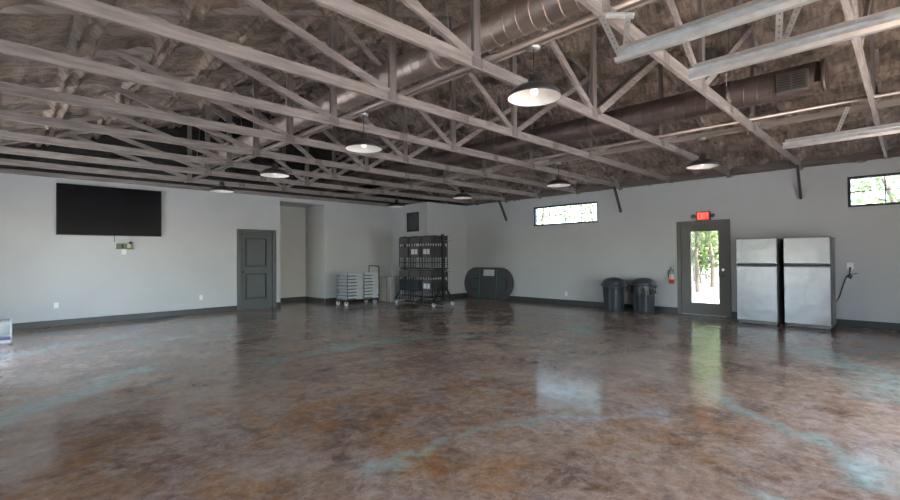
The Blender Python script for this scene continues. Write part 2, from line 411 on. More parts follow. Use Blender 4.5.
for a in ADDED_WD: portal(XW-.1, (a[0]+a[1])/2, a[3]/2, a[3], a[1]-a[0], (0, -PI/2, 0))
GD = [(-0.35, 2.95, 0.0, 2.45), (3.8, 7.1, 0.0, 2.45)]
wall_with_holes('wall_front', 'y', YS, -0.2, (XW-.2, X0+.2), GD)
for a in GD: portal((a[0]+a[1])/2, YS-.1, 1.22, 3.3, 2.45, (-PI/2, 0, 0))
# alcove shell
al = MB(); al.box((AL[0]-.1, Y0+.2, 0), (AL[0], 13.72, 2.96)); al.box((AL[1], Y0+.2, 0), (AL[1]+.1, 13.72, 2.96))
al.box((AL[0]-.1, 13.62, 0), (AL[1]+.1, 13.72, 2.96)); al.box((AL[0]-.1, Y0+.2, 2.96), (AL[1]+.1, 13.72, 3.06))
struct(al.build('wall_alcove', 'alcove_paint'))
# room behind the grey door
struct(MB().box((LD[0]-.3, Y0+.25, 0), (LD[1]+.15, Y0+.3, 2.4)).build('wall_behind_door', 'alcove_paint'))
# boxed chase in the corner
CX, CY = 9.55, 10.61
struct(MB().box((CX, CY, 0), (X0, Y0, H)).build('wall_chase', 'wall_paint'))
# gable ends above the walls
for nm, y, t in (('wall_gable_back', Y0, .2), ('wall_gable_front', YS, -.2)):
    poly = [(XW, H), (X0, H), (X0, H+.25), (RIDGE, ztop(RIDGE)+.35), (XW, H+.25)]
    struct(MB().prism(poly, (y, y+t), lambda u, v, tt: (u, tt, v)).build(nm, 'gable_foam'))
# plates and eave blocking
struct(MB().box((XW, Y0-.045, H-.005), (X0, Y0+.02, H+.085)).build('trim_2', 'truss_wood'))
struct(MB().box((X0-.12, YS, H), (X0+.1, Y0, H+.34)).build('trim_3', 'eave_foam'))
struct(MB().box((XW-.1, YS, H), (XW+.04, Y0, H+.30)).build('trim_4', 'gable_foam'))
# baseboards
def bb(name, boxes): 
    m = MB()
    for a, b in boxes: m.box(a, b, .006)
    struct(m.build(name, 'trim_gray'))
BH = .13; BT = .018
bb('baseboard_back', [((XW, Y0-BT, 0), (4.48, Y0, BH)), ((5.535, Y0-BT, 0), (5.65, Y0, BH)), ((7.03, Y0-BT, 0), (CX, Y0, BH))])
bb('baseboard_alcove', [((5.65, 13.62-BT, 0), (7.03, 13.62, BH)), ((7.03-BT, Y0, 0), (7.03, 13.60, BH)), ((5.65, Y0, 0), (5.65+BT, 13.60, BH))])
bb('baseboard_chase', [((CX-BT, CY-BT, 0), (CX, Y0-.02, BH)), ((CX, CY-BT, 0), (X0-BT, CY, BH))])
bb('baseboard_right', [((X0-BT, 3.855, 0), (X0, CY, BH)), ((X0-BT, YS, 0), (X0, 2.755, BH))])

# ------------------------------------------------------------------ roof insulation (bays sag between purlins, chords wrapped)
PURL = 0.78
def roof_surface(side):
    vs = []; nx, ny = 240, 380
    xa, xb = (XW, RIDGE) if side == 0 else (X0, RIDGE)
    for j in range(ny+1):
        y = YS + (Y0-YS)*j/ny
        for i in range(nx+1):
            x = xa + (xb-xa)*i/nx
            z = ztop(x) + .13
            u = (abs(x-xa)-.72+10*PURL) % PURL - 0; u = min(u, PURL-u)          # distance to the purlin
            rib = (math.exp(-(u-.075)**2/.0014)*.085 + math.exp(-u**2/.012)*.05)*(1+.25*noise.noise((x*.7, y*3, 1)))
            ty = (y - T0 + 20*TS) % TS; ty = min(ty, TS-ty)
            ch = .075*max(0, 1-(ty/.11)**2) if ty < .11 else 0
            bay = .10*math.sin(PI*min(1, u/(PURL/2))*.5)*math.sin(PI*ty/TS)
            n1 = noise.noise((x*2.2, y*2.2, 3.0+side))*.05 + noise.noise((x*7, y*7, 8.0))*.022 + noise.noise((x*19, y*19, 2.0))*.010
            q = 2*noise.noise((x*.8, y*1.1, 4))
            rp = abs(math.sin(PI*x/.21 + q)); tk = max(0, math.sin(y*34 + 2*noise.noise((x*1.5, y, 0))))**3
            n1 += (.055*(rp**.6-.6) - .022*tk)*(1 if side else .3)
            vs.append((x, y, z - rib - ch - bay*(.7+.3*noise.noise((x, y, 5))) + max(-.06, min(.06, n1))))
    fs = [(j*(nx+1)+i, j*(nx+1)+i+1, (j+1)*(nx+1)+i+1, (j+1)*(nx+1)+i) for j in range(ny) for i in range(nx)]
    m = MB(); m.add(vs, fs, True); o = m.build('ceiling', 'roof_insulation'); struct(o)
    o.data.materials[0] = MATS['roof_insulation']
roof_surface(0); roof_surface(1)
ro = MB()
for xa in (XW-.5, X0+.5):
    za = H+.42-.18
    ro.prism([(xa, za), (RIDGE, ztop(RIDGE)+.42), (RIDGE, ztop(RIDGE)+.5), (xa, za+.08)], (YS-.4, Y0+.4), lambda u, v, t: (u, t, v))
struct(ro.build('trim_5', 'roof_out'))

# ------------------------------------------------------------------ trusses
PX = [3.07, 5.25, 7.43]; TXO = [1.0, 9.5]
ORD = {9: 'nearest', }
def truss(k):
    y = T0 + k*TS; n = 7 - k
    words = ['first', 'second', 'third', 'fourth', 'fifth', 'sixth', 'seventh', 'eighth', 'ninth', 'tenth']
    lab = 'grey weathered timber roof truss, %s one out from the television wall' % words[n]
    t = thing('roof_truss', lab, 'roof truss', (RIDGE, y, H), 0, 'timber roof trusses')
    inv = (-RIDGE, -y, -H)
    def part(mb, name, m):
        o = mb.build(name, m, t); o.location = inv; return o
    w = .038; c = .105
    bc = MB().box((XW+.05, y-w/2, H), (X0-.125, y+w/2, H+c))
    part(bc, 'bottom_chord', 'truss_wood')
    for xa in (XW+.06, X0-.06):
        za = ztop(xa)+.04
        part(MB().beam((xa, y, za), (RIDGE, y, ztop(RIDGE)+.04), w, .09), 'top_chord', 'truss_wood')
    for px in PX:
        part(MB().box((px-.045, y-w/2+.001, H+c-.01), (px+.045, y+w/2-.001, ztop(px)+.02)), 'web_post', 'post_wood')
    zb = H+.10
    for p, q in (((PX[0]-.05, zb), (TXO[0], ztop(TXO[0])+.02)), ((PX[0]+.04, ztop(PX[0])), (PX[1]-.06, zb)),
                 ((PX[2]+.05, zb), (TXO[1], ztop(TXO[1])+.02)), ((PX[2]-.04, ztop(PX[2])), (PX[1]+.06, zb))):
        part(MB().beam((p[0], y, p[1]), (q[0], y, q[1]), w-.004, .075), 'web_brace', 'truss_wood')
    if k == 0:
        for dy in (-.042, .042):
            part(MB().beam((PX[2]-.04, y+dy, ztop(PX[2])), (PX[1]+.06, y+dy, zb), w, .09), 'web_brace', 'truss_wood')
    for px in PX + [4.2, 6.3]:
        part(MB().box((px-.07, y-w/2-.002, H+.01), (px+.07, y+w/2+.002, H+.098)), 'nail_plate', 'galvanized_dull').data.materials[0] = MATS['post_wood']
    return t
for k in range(-2, 8): truss(k)

# knee braces at the right wall
for k, wd in ((5, 'left of the high window, farthest'), (2, 'right of the high window'), (-1, 'above the refrigerators')):
    y = T0+k*TS; m = MB().beam((10.93, y, H+.02), (X0-.02, y, 2.46), .038, .075)
    tag(m.build('knee_brace', 'brace_dark', origin=(X0, y, 2.46)), 'dark timber knee brace on the right wall, ' + wd, 'brace', 'knee braces on the right wall')

# long boards and conduits lying over the chords
def run(name, label, cat, x, z, w, h, y0, y1, m):
    tag(MB().box((x-w/2, y0, z-h/2), (x+w/2, y1, z+h/2), .004).build(name, m, origin=(x, y0, z)), label, cat)
run('ceiling_board', 'long pale board over the trusses under the silver duct, carrying the near row of lamps', 'board', 3.38, 3.275, .038, .09, -1.6, Y0-.1, 'board_wood')
run('ceiling_board', 'long board over the trusses right of the dark duct, carrying the far row of lamps', 'board', 8.03, 3.275, .038, .09, -1.6, Y0-.1, 'board_wood')
for x, lab in ((3.22, 'thin metal conduit running beside the board under the silver duct'), (7.25, 'thin metal conduit running below the dark duct')):
    tag(MB().cyl((x, -1.5, 3.20), (x, Y0-.2, 3.20), .021, n=10).build('conduit', 'duct_metal', origin=(x, 0, 3.2)), lab, 'conduit')

# spiral ducts
def duct(x, z, r, y0, y1, m, label, reg=None):
    t = thing('spiral_duct', label, 'duct', (x, y0, z)); inv = (-x, -y0, -z)
    n = 28; L = y1-y0; d = MB(); prof = []
    yy = y0
    while yy < y1:
        prof += [(r, yy), (r, yy+.003), (r, yy+.130), (r, yy+.133), (r+.007, yy+.136), (r+.007, yy+.143)]; yy += .146
    prof.append((r, y1))
    vs = []; fs = []
    for rr, y in prof:
        for k in range(n):
            a = 2*PI*k/n; yo = .146*a/(2*PI)
            vs.append((x+rr*math.cos(a), min(y1, y+yo), z+rr*math.sin(a)))
    for i in range(len(prof)-1):
        for k in range(n-1): fs.append((i*n+k, i*n+k+1, (i+1)*n+k+1, (i+1)*n+k))
        if i+6 < len(prof): fs.append((i*n+n-1, (i+6)*n, (min(i+7, len(prof)-1))*n, (i+1)*n+n-1))
    d.add(vs, fs, True); o = d.build('duct_tube', m, t); o.location = inv
    for y in (y0, y1):
        c = MB().cyl((x, y-.02, z), (x, y+.02, z), r+.012, n=28).build('end_cap', m, t); c.location = inv
    y = y0+1.0
    while y < y1-.3:
        c = MB(); prof2 = [(r+.004, -.04), (r+.015, -.035), (r+.015, .035), (r+.004, .04)]
        vs = []; fs = []
        for rr, yy in prof2:
            for k in range(n): vs.append((x+rr*math.cos(2*PI*k/n), y+yy, z+rr*math.sin(2*PI*k/n)))
        for i in range(3):
            for k in range(n): fs.append((i*n+k, i*n+(k+1) % n, (i+1)*n+(k+1) % n, (i+1)*n+k))
        c.add(vs, fs, True); h = c.build('joint_band', m, t); h.location = inv
        w = MB()
        for s in (-1, 1): w.cyl((x+s*r*.98, y, z), (x+s*.05, y, ztop(x)+.06), .004, n=6)
        w = w.build('hanger_wire', 'galvanized_dull', t); w.location = inv
        y += 2.0
    return t
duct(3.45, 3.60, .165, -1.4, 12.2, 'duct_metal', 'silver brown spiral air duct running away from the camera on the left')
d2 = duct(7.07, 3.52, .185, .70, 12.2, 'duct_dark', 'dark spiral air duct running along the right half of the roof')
# side register on the dark duct's near end
inv = (-7.07, -.70, -3.52)
rg = MB().box((6.82, .83, 3.35), (6.93, 1.15, 3.59), .01).build('register', 'register_gray', d2); rg.location = inv
lv = MB()
for yy in (.855, 1.005):
    lv.box((6.813, yy, 3.38), (6.822, yy+.12, 3.56))
lvv = lv.build('register_opening', 'register_dark', rg)
sl_ = MB()
for yy in (.855, 1.005):
    for i in range(6): sl_.beam((6.811, yy, 3.395+i*.030), (6.811, yy+.12, 3.395+i*.030), .004, .011, (1, 0, 0))
sl_.build('louver', 'register_gray', rg)

# ------------------------------------------------------------------ pendant lamps, two rows of four
def make_lamp():
    t = thing('pendant_lamp', 'x', 'lamp', (0, 0, 2.78), 0, 'barn style pendant lamps')
    prof = [(.232, 0), (.236, .004), (.228, .03), (.20, .062), (.155, .092), (.105, .112), (.06, .124), (.052, .15), (.048, .19), (.03, .205), (.012, .212)]
    MB().lathe(prof, n=36).build('lamp_shade', 'shade_black', t)
    MB().lathe([(.231, .001), (.223, .028), (.196, .058), (.152, .086), (.10, .106), (.04, .115), (.001, .116)], n=36).build('shade_lining', 'shade_white', t)
    MB().lathe([(.001, .018), (.022, .024), (.033, .045), (.030, .068), (.018, .09), (.016, .115)], n=16).build('bulb', 'bulb_glass', t)
    MB().cyl((0, 0, .2), (0, 0, .44), .005, n=6).build('cord', 'cord_dark', t)
    MB().lathe([(.001, .43), (.055, .43), (.06, .45), (.058, .47), (.001, .474)], n=20).build('canopy', 'galvanized_dull', t)
    return t
lamp = make_lamp(); used = False
lbl = {0: ['nearest and largest of the near row', 'second of the near row, left of the largest lamp', 'third of the near row, above the grey door', 'farthest of the near row, right of the television'],
       1: ['above the exit door', 'above the left high window', 'second farthest of the far row, above the oval table', 'smallest lamp, above the corner chase']}
for r_, x in ((0, 3.38), (1, 8.03)):
    for i, y in enumerate((2.33, 4.97, 7.63, 10.2)):
        o = lamp if not used else copy_tree(lamp); used = True
        o.location = (x, y, 2.78); o['label'] = 'black barn style pendant lamp, ' + lbl[r_][i]

# ------------------------------------------------------------------ garage door tracks with hangers
def track(x, yend, label, face, hangers):
    z0 = 2.725; hh = .075
    t = thing('garage_door_track', label, 'track', (x, YS, z0), 0, 'overhead door tracks'); inv = (-x, -YS, -z0)
    s = face                                              # +1: open side towards +x
    c = MB()
    def prof(u, v): return (x + s*u, v)
    pts = [(0, z0), (0, z0+hh), (.05, z0+hh), (.05, z0+hh-.004), (.004, z0+hh-.004), (.004, z0+.004), (.035, z0+.012), (.052, z0+.028), (.056, z0+.026), (.038, z0)]
    vs = []; 
    for yy in (YS+.02, yend): vs += [(x+s*u, yy, v) for u, v in pts]
    n = len(pts); fs = [(i, (i+1) % n, n+(i+1) % n, n+i) for i in range(n)] + [tuple(range(n)), tuple(range(2*n-1, n-1, -1))]
    c.add(vs, fs); o = c.build('track_rail', 'galvanized', t); o.location = inv
    # angle iron stiffener on top
    a = MB(); a.box((x-.002, YS+.02, z0+hh), (x+.002, yend-.02, z0+hh+.045)); a.box((x-s*.035, YS+.02, z0+hh+.0), (x, yend-.02, z0+hh+.004))
    a = a.build('angle_stiffener', 'galvanized', t); a.location = inv
    for (ya, xa, za, yb, xb, zb) in hangers:
        h = MB(); p = Vector((xa, ya, za)); q = Vector((xb, yb, zb)); d = q-p; L = d.length; dn = d.normalized()
        sd_ = Vector((0, 1, 0)) if abs(dn.y) < .7 else Vector((1, 0, 0)); sd_ = (sd_ - dn*sd_.dot(dn)).normalized(); nn = dn.cross(sd_)
        k = max(2, int(L/.036)); step = L/k; W_ = .020; hr = .005
        for i in range(k):                              # perforated strap: a hole in every cell
            ca = p + dn*step*(i+.5); oc = [(-W_, -step/2), (W_, -step/2), (W_, step/2), (-W_, step/2)]
            ic = [(-hr, -hr), (hr, -hr), (hr, hr), (-hr, hr)]
            vs = [ca + sd_*u + dn*v for u, v in oc + ic]; vs += [v_ + nn*.003 for v_ in vs]
            fs = [(j, (j+1) % 4, 4+(j+1) % 4, 4+j) for j in range(4)] + [(8+j, 12+j, 12+(j+1) % 4, 8+(j+1) % 4) for j in range(4)]
            fs += [(4+j, 4+(j+1) % 4, 12+(j+1) % 4, 12+j) for j in range(4)]
            h.add(vs, fs)
        h.beam(p + sd_*W_ - nn*.012, q + sd_*W_ - nn*.012, .003, .026, sd_)
        h = h.build('perforated_hanger', 'galvanized', t); h.location = inv
    return t
zt_ = 2.80
track(3.09, 1.43, 'bright galvanized door track, longest, with a V shaped perforated hanger at its tip', -1,
      [(1.40, 3.07, zt_-.03, 1.52, 3.02, 3.09), (1.38, 3.10, zt_-.03, 1.36, 3.12, 3.06), (1.56, 3.00, 3.10, 1.32, 3.13, 3.05), (.36, 3.09, zt_, .33, 3.12, 3.12)])
track(3.80, 1.18, 'bright galvanized door track crossing below the first, at the upper right edge', -1,
      [(.62, 3.81, zt_, .60, 3.78, 3.12), (.60, 3.81, zt_, .50, 3.90, 3.12)])
track(7.20, 1.14, 'galvanized door track above the right hand high window', -1,
      [(.62, 7.2, zt_, .50, 7.2, 3.12), (-.9, 7.2, zt_, -.91, 7.2, 3.09)])

# ------------------------------------------------------------------ windows, doors
def window(n, w, cols, label):
    y0, y1, z0, z1 = w
    t = bpy.data.objects.new('window_%d' % n, None); COL.objects.link(t); t.location = (X0+.12, (y0+y1)/2, z0); struct(t, label); inv = tuple(-v for v in t.location)
    f = MB(); fw_ = .045; xa, xb = X0+.03, X0+.11
    f.box((xa, y0, z0), (xb, y0+fw_, z1)); f.box((xa, y1-fw_, z0), (xb, y1, z1)); f.box((xa, y0+fw_, z0), (xb, y1-fw_, z0+fw_)); f.box((xa, y0+fw_, z1-fw_), (xb, y1-fw_, z1))
    o = f.build('window_frame', 'trim_gray', t); o.location = inv
    m = MB()
    for i in range(1, cols): 
        yc = y0 + (y1-y0)*i/cols; m.box((X0+.065, yc-.009, z0+fw_), (X0+.085, yc+.009, z1-fw_))
    zc = (z0+z1)/2; m.box((X0+.066, y0+fw_, zc-.009), (X0+.084, y1-fw_, zc+.009))
    o = m.build('muntin', 'trim_gray', t); o.location = inv
    o = MB().box((X0+.073, y0+.03, z0+.03), (X0+.077, y1-.03, z1-.03)).build('window_pane', 'high_window_glass', t); o.location = inv
    portal(X0+.19, (y0+y1)/2, zc, z1-z0, y1-y0, (0, PI/2, 0))
window(1, W1, 4, 'high four by two light window left of the bins')
window(2, W2, 4, 'high window at the right edge, dark frame')

def left_door():
    t = bpy.data.objects.new('door_1', None); COL.objects.link(t); t.location = (5.01, Y0, 0); struct(t, 'dark grey two panel door in the television wall'); inv = (-5.01, -Y0, 0)
    def P(mb, n, m, par=None):
        o = mb.build(n, m, par or t)
        if par is None: o.location = inv
        return o
    c = MB(); yf = Y0-.018
    c.box((4.48, yf, 0), (4.57, Y0, 2.135), .005); c.box((5.445, yf, 0), (5.535, Y0, 2.135), .005); c.box((4.57, yf, 2.05), (5.445, Y0, 2.135), .005)
    P(c, 'door_casing', 'door_gray')
    j = MB(); j.box((4.56, Y0, 0), (4.575, Y0+.16, 2.07)); j.box((5.445, Y0, 0), (5.46, Y0+.16, 2.07)); j.box((4.575, Y0, 2.055), (5.445, Y0+.16, 2.07))
    P(j, 'door_jamb', 'door_gray')
    s = MB(); ya, yb = Y0+.075, Y0+.12; x0, x1, z0, z1 = 4.58, 5.44, .012, 2.05
    panels = [(.27, .95), (1.13, 1.90)]; pa, pb = x0+.14, x1-.14
    s.box((x0, ya, z0), (pa, yb, z1)); s.box((pb, ya, z0), (x1, yb, z1)); zz = z0
    for a, b in panels: s.box((pa, ya, zz), (pb, yb, a)); zz = b
    s.box((pa, ya, zz), (pb, yb, z1))
    slab = P(s, 'door_slab', 'door_gray')
    for a, b in panels:
        q = MB().box((pa, ya+.034, a), (pb, yb-.003, b)); q.box((pa+.040, ya+.006, a+.040), (pb-.040, ya+.036, b-.040), .014)
        q.build('door_panel', 'door_gray', slab)
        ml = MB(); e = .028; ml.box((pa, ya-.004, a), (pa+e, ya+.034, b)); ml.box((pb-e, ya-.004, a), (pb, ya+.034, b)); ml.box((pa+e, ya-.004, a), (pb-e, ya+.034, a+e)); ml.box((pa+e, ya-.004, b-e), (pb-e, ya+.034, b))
        ml.build('panel_molding_shaded', 'plastic_black', slab)  # moulding coloured black to carry the shadow and dirt round each panel
    h = MB(); h.cyl((4.65, ya, 1.0), (4.65, ya-.012, 1.0), .028); h.cyl((4.65, ya-.01, 1.0), (4.65, ya-.05, 1.0), .009); h.tube([(4.65, ya-.05, 1.0), (4.70, ya-.052, 1.0), (4.76, ya-.048, .998)], .009)
    h.build('door_handle', 'plastic_black', slab)
left_door()

def exit_door():
    t = bpy.data.objects.new('door_2', None); COL.objects.link(t); t.location = (X0, 3.3, 0); struct(t, 'full glass exit door with dark grey frame in the right wall'); inv = (-X0, -3.3, 0)
    def P(mb, n, m, par=None):
        o = mb.build(n, m, par or t)
        if par is None: o.location = inv
        return o
    y0, y1, zt = ED[0], ED[1], ED[3]
    c = MB(); xf = X0-.018
    c.box((xf, y0-.075, 0), (X0, y0+.01, zt+.08), .005); c.box((xf, y1-.01, 0), (X0, y1+.075, zt+.08), .005); c.box((xf, y0+.01, zt-.01), (X0, y1-.01, zt+.08), .005)
    P(c, 'door_casing', 'exit_door_gray')
    j = MB(); j.box((X0, y0, 0), (X0+.16, y0+.015, zt)); j.box((X0, y1-.015, 0), (X0+.16, y1, zt)); j.box((X0, y0+.015, zt-.015), (X0+.16, y1-.015, zt))
    P(j, 'door_jamb', 'exit_door_gray')
    a, b, z0, z1 = y0+.0155, y1-.0155, .012, zt-.0155; gy0, gy1, gz0, gz1 = 2.99, 3.56, .27, 1.89
    s = MB(); xa, xb = X0+.012, X0+.057
    s.box((xa, a, z0), (xb, gy0, z1)); s.box((xa, gy1, z0), (xb, b, z1)); s.box((xa, gy0, z0), (xb, gy1, gz0)); s.box((xa, gy0, gz1), (xb, gy1, z1))
    slab = P(s, 'door_slab', 'exit_door_gray')
    tr = MB(); e = .022
    tr.box((xa-.008, gy0-e, gz0-e), (xa, gy0, gz1+e)); tr.box((xa-.008, gy1, gz0-e), (xa, gy1+e, gz1+e)); tr.box((xa-.008, gy0, gz0-e), (xa, gy1, gz0)); tr.box((xa-.008, gy0, gz1), (xa, gy1, gz1+e))
    tr.build('glass_bead', 'exit_door_gray', slab)
    MB().box((X0+.034, gy0-.005, gz0-.005), (X0+.04, gy1+.005, gz1+.005)).build('door_glass', 'tinted_glass', slab)
    MB().cyl((xa, 2.90, 1.03), (xa-.03, 2.90, 1.03), .030, n=20).build('deadbolt', 'chrome', slab)
    h = MB(); h.cyl((xa, 2.90, .90), (xa-.014, 2.90, .90), .028); h.cyl((xa-.012, 2.90, .90), (xa-.05, 2.90, .90), .010); h.tube([(xa-.05, 2.90, .90), (xa-.052, 2.95, .90), (xa-.05, 3.01, .898)], .010)
    h.build('door_handle', 'plastic_black', slab)
    P(MB().box((X0+.0, y0, -.003), (X0+.19, y1, .012), .003), 'threshold', 'galvanized_dull')
    portal(X0+.19, 3.28, 1.08, 1.62, .57, (0, PI/2, 0))
exit_door()

# glazed overhead doors behind the camera, the room's daylight
for n, (a, b, z0, z1) in enumerate(GD):
    t = bpy.data.objects.new('door_%d' % (n+3), None); COL.objects.link(t); t.location = ((a+b)/2, YS-.05, 0); struct(t); inv = tuple(-v for v in t.location)
    f = MB(); ya, yb = YS-.07, YS-.02
    for i in range(5):
        z = z0 + (z1-z0-.06)*i/4; f.box((a, ya, z), (b, yb, z+.06))
    for i in range(5):
        x = a + (b-a-.05)*i/4; f.box((x, ya+.001, z0), (x+.05, yb-.001, z1))
    o = f.build('door_frame', 'galvanized_dull', t); o.location = inv
    o = MB().box((a+.01, YS-.047, .01), (b-.01, YS-.043, z1-.01)).build('door_glass', 'window_glass', t); o.location = inv

for n, (a, b, z0, z1) in enumerate(ADDED_WD):  # glazed doors added in the unseen side wall for fill daylight and reflections
    t = bpy.data.objects.new('door_%d' % (n+5), None); COL.objects.link(t); t.location = (XW-.05, (a+b)/2, 0); struct(t); inv = tuple(-v for v in t.location)
    f = MB(); xa, xb = XW-.07, XW-.02
    for i in range(5):
        z = z0 + (z1-z0-.06)*i/4; f.box((xa, a, z), (xb, b, z+.06))
    for i in range(5):
        y = a + (b-a-.05)*i/4; f.box((xa+.001, y, z0), (xb-.001, y+.05, z1))
    o = f.build('door_frame', 'galvanized_dull', t); o.location = inv
    o = MB().box((XW-.047, a+.01, .01), (XW-.043, b-.01, z1-.01)).build('door_glass', 'bronze_glass' if n else 'window_glass', t); o.location = inv

# ------------------------------------------------------------------ television and wall fittings
def tv():
    x0, x1, z0, z1 = .88, 2.75, 1.885, 2.95; yb = Y0-.06
    t = thing('television', 'large black flat screen television mounted high on the left wall', 'television', ((x0+x1)/2, Y0, z0)); inv = (-(x0+x1)/2, -Y0, -z0)
    o = MB().box((x0, yb-.055, z0), (x1, yb-.005, z1), .006).build('housing', 'plastic_black', t); o.location = inv
    o = MB().box((x0+.012, yb-.0575, z0+.016), (x1-.012, yb-.0545, z1-.012)).build('screen', 'screen_black', t); o.location = inv
    o = MB().box((1.5, yb-.006, 2.2), (2.15, Y0, 2.7)).build('wall_bracket', 'plastic_black', t); o.location = inv
    o = MB().tube([(1.86, yb-.02, z0+.02), (1.862, yb+.02, 1.82), (1.865, Y0-.03, 1.75)], .006).build('power_cable', 'cord_dark', t); o.location = inv
tv()
t = thing('media_box', 'small dark media box on a wall shelf below the television', 'media box', (2.05, Y0, 1.60)); inv = (-2.05, -Y0, -1.60)
for mb, n, m in ((MB().box((1.90, Y0-.11, 1.605), (2.17, Y0-.02, 1.72), .006), 'housing', 'device_olive'),
                 (MB().box((2.085, Y0-.114, 1.62), (2.15, Y0-.109, 1.705)), 'label_patch', 'device_tan'), (MB().box((1.975, Y0-.114, 1.62), (2.02, Y0-.109, 1.705)), 'front_vent', 'plastic_black'),
                 (MB().box((2.135, Y0-.10, 1.72), (2.175, Y0-.03, 1.765), .004), 'plug_adapter', 'plastic_black'), (MB().box((1.89, Y0-.12, 1.595), (2.22, Y0, 1.606)), 'shelf', 'bracket_dark')):
    o = mb.build(n, m, t); o.location = inv
def outlet(x, y, z, wall, label, w=.075, h=.118):
    t = thing('wall_outlet', label, 'outlet', (x, y, z), 0 if wall == 'back' else -PI/2, None)
    MB().box((-w/2, -.008, -h/2), (w/2, 0, h/2), .003).build('cover_plate', 'outlet_white', t)
    m = MB()
    for s in (-1, 1): m.box((-.016, -.0095, s*.027-.016), (.016, -.0075, s*.027+.016), .002)
    m.build('socket', 'sticker_white', t)
outlet(2.04, Y0, 1.535, 'back', 'white wall outlet just below the small media box', .09, .12)
outlet(.89, Y0, .43, 'back', 'white wall outlet low on the left wall below the television')
outlet(3.62, Y0, .40, 'back', 'white wall outlet low on the wall left of the grey door')
outlet(X0, 6.80, .30, 'right', 'white wall outlet low on the right wall below the high window')
outlet(X0, 4.38, .43, 'right', 'white wall outlet between the right bin and the exit door')
outlet(X0, .80, 1.13, 'right', 'white wall outlet with a plugged cord right of the refrigerators', .10, .13)
c = MB().tube([(X0-.02, .80, 1.09), (X0-.05, .80, 1.06), (X0-.05, .805, .99), (X0-.05, .83, .93), (X0-.05, .80, .90), (X0-.05, .775, .94), (X0-.05, .80, .98), (X0-.05, .85, .94), (X0-.05, .90, .78), (X0-.04, .96, .55), (X0-.03, 1.02, .45)], .009)
c.box((X0-.05, .785, 1.07), (X0-.009, .815, 1.11)); c.tube([(X0-.05, .80, .97), (X0-.07, .74, .99), (X0-.06, .70, 1.0)], .006)
tag(c.build('power_cord', 'cord_dark', origin=(X0, .8, 1.1)), 'dark refrigerator power cord knotted below the outlet', 'cord')

# exit sign
t = thing('exit_sign', 'red lit EXIT sign with two lamp heads above the glass door', 'exit sign', (X0, 3.275, 2.13)); inv = (-X0, -3.275, -2.13)
o = MB().box((X0-.05, 3.13, 2.135), (X0, 3.42, 2.33), .006).build('housing', 'exit_case', t); o.location = inv
o = MB().box((X0-.053, 3.155, 2.15), (X0-.049, 3.395, 2.315)).build('sign_face', 'exit_face', t); o.location = inv
le = MB(); zl, zh = 2.165, 2.30; s_ = .014
def stroke(ya, za, yb, zb): le.beam((X0-.0545, ya, za), (X0-.0545, yb, zb), .003, .017, (1, 0, 0))
# letters read left to right towards smaller y
yE = 3.385; stroke(yE-.008, zl, yE-.008, zh)
for z in (zl+.009, (zl+zh)/2, zh-.009): stroke(yE, z, yE-.05, z)
stroke(yE-.06, zl, yE-.11, zh); stroke(yE-.06, zh, yE-.11, zl)
stroke(yE-.135, zl, yE-.135, zh)
stroke(yE-.192, zl, yE-.192, zh-.001); stroke(yE-.162, zh-.009, yE-.222, zh-.009)
o = le.build('sign_letters', 'exit_letter', t); o.location = inv
for y in (3.475, 3.075):
    m = MB(); m.cyl((X0-.02, y, 2.235), (X0-.09, y, 2.23), .035, .045, n=18); m.cyl((X0-.03, y, 2.235), (X0-.03, 3.275, 2.235), .012, n=8)
    m = m.build('lamp_head', 'register_gray', t); m.location = inv

# fire extinguisher
t = thing('fire_extinguisher', 'small red and silver fire extinguisher hung left of the exit door', 'fire extinguisher', (X0-.09, 3.955, .69)); 
MB().lathe([(.001, 0), (.05, 0), (.056, .012), (.056, .10)], n=24).build('cylinder_base', 'extinguisher_red', t)
MB().lathe([(.0565, .10), (.0565, .20), (.056, .22)], n=24).build('label_band', 'extinguisher_label', t)
MB().lathe([(.056, .22), (.053, .25), (.04, .28), (.02, .295), (.018, .32), (.001, .32)], n=24).build('cylinder_top', 'galvanized_dull', t)
m = MB().tube([(0, 0, .32), (-.01, 0, .34), (-.08, 0, .35)], .008); m.tube([(0, 0, .33), (-.01, 0, .37), (-.085, 0, .385)], .008); m.build('handle', 'chrome', t)
MB().tube([(.0, .02, .32), (.0, .07, .30), (.0, .078, .22), (.0, .068, .14)], .009).build('hose', 'plastic_black', t)
MB().box((.055, -.02, .15), (.09, .02, .33)).build('wall_bracket', 'galvanized_dull', t)

# grille on the chase
t = thing('return_grille', 'square dark return air grille high on the corner chase', 'grille', (CX, 11.29, 2.15)); inv = (-CX, -11.29, -2.15)
g = MB(); y0, y1, z0, z1 = 11.0, 11.59, 2.17, 2.79
g.box((CX-.015, y0, z0), (CX, y0+.05, z1)); g.box((CX-.015, y1-.05, z0), (CX, y1, z1)); g.box((CX-.015, y0+.05, z0), (CX, y1-.05, z0+.05)); g.box((CX-.015, y0+.05, z1-.05), (CX, y1-.05, z1)); g.box((CX-.004, y0+.05, z0+.05), (CX, y1-.05, z1-.05))
o = g.build('grille_frame', 'trim_gray', t); o.location = inv
g = MB()
for i in range(14): 
    z = z0+.07+i*.037; g.beam((CX-.009, y0+.05, z), (CX-.009, y1-.05, z), .003, .016, (1, 0, .5))
o = g.build('louver', 'register_gray', t); o.location = inv

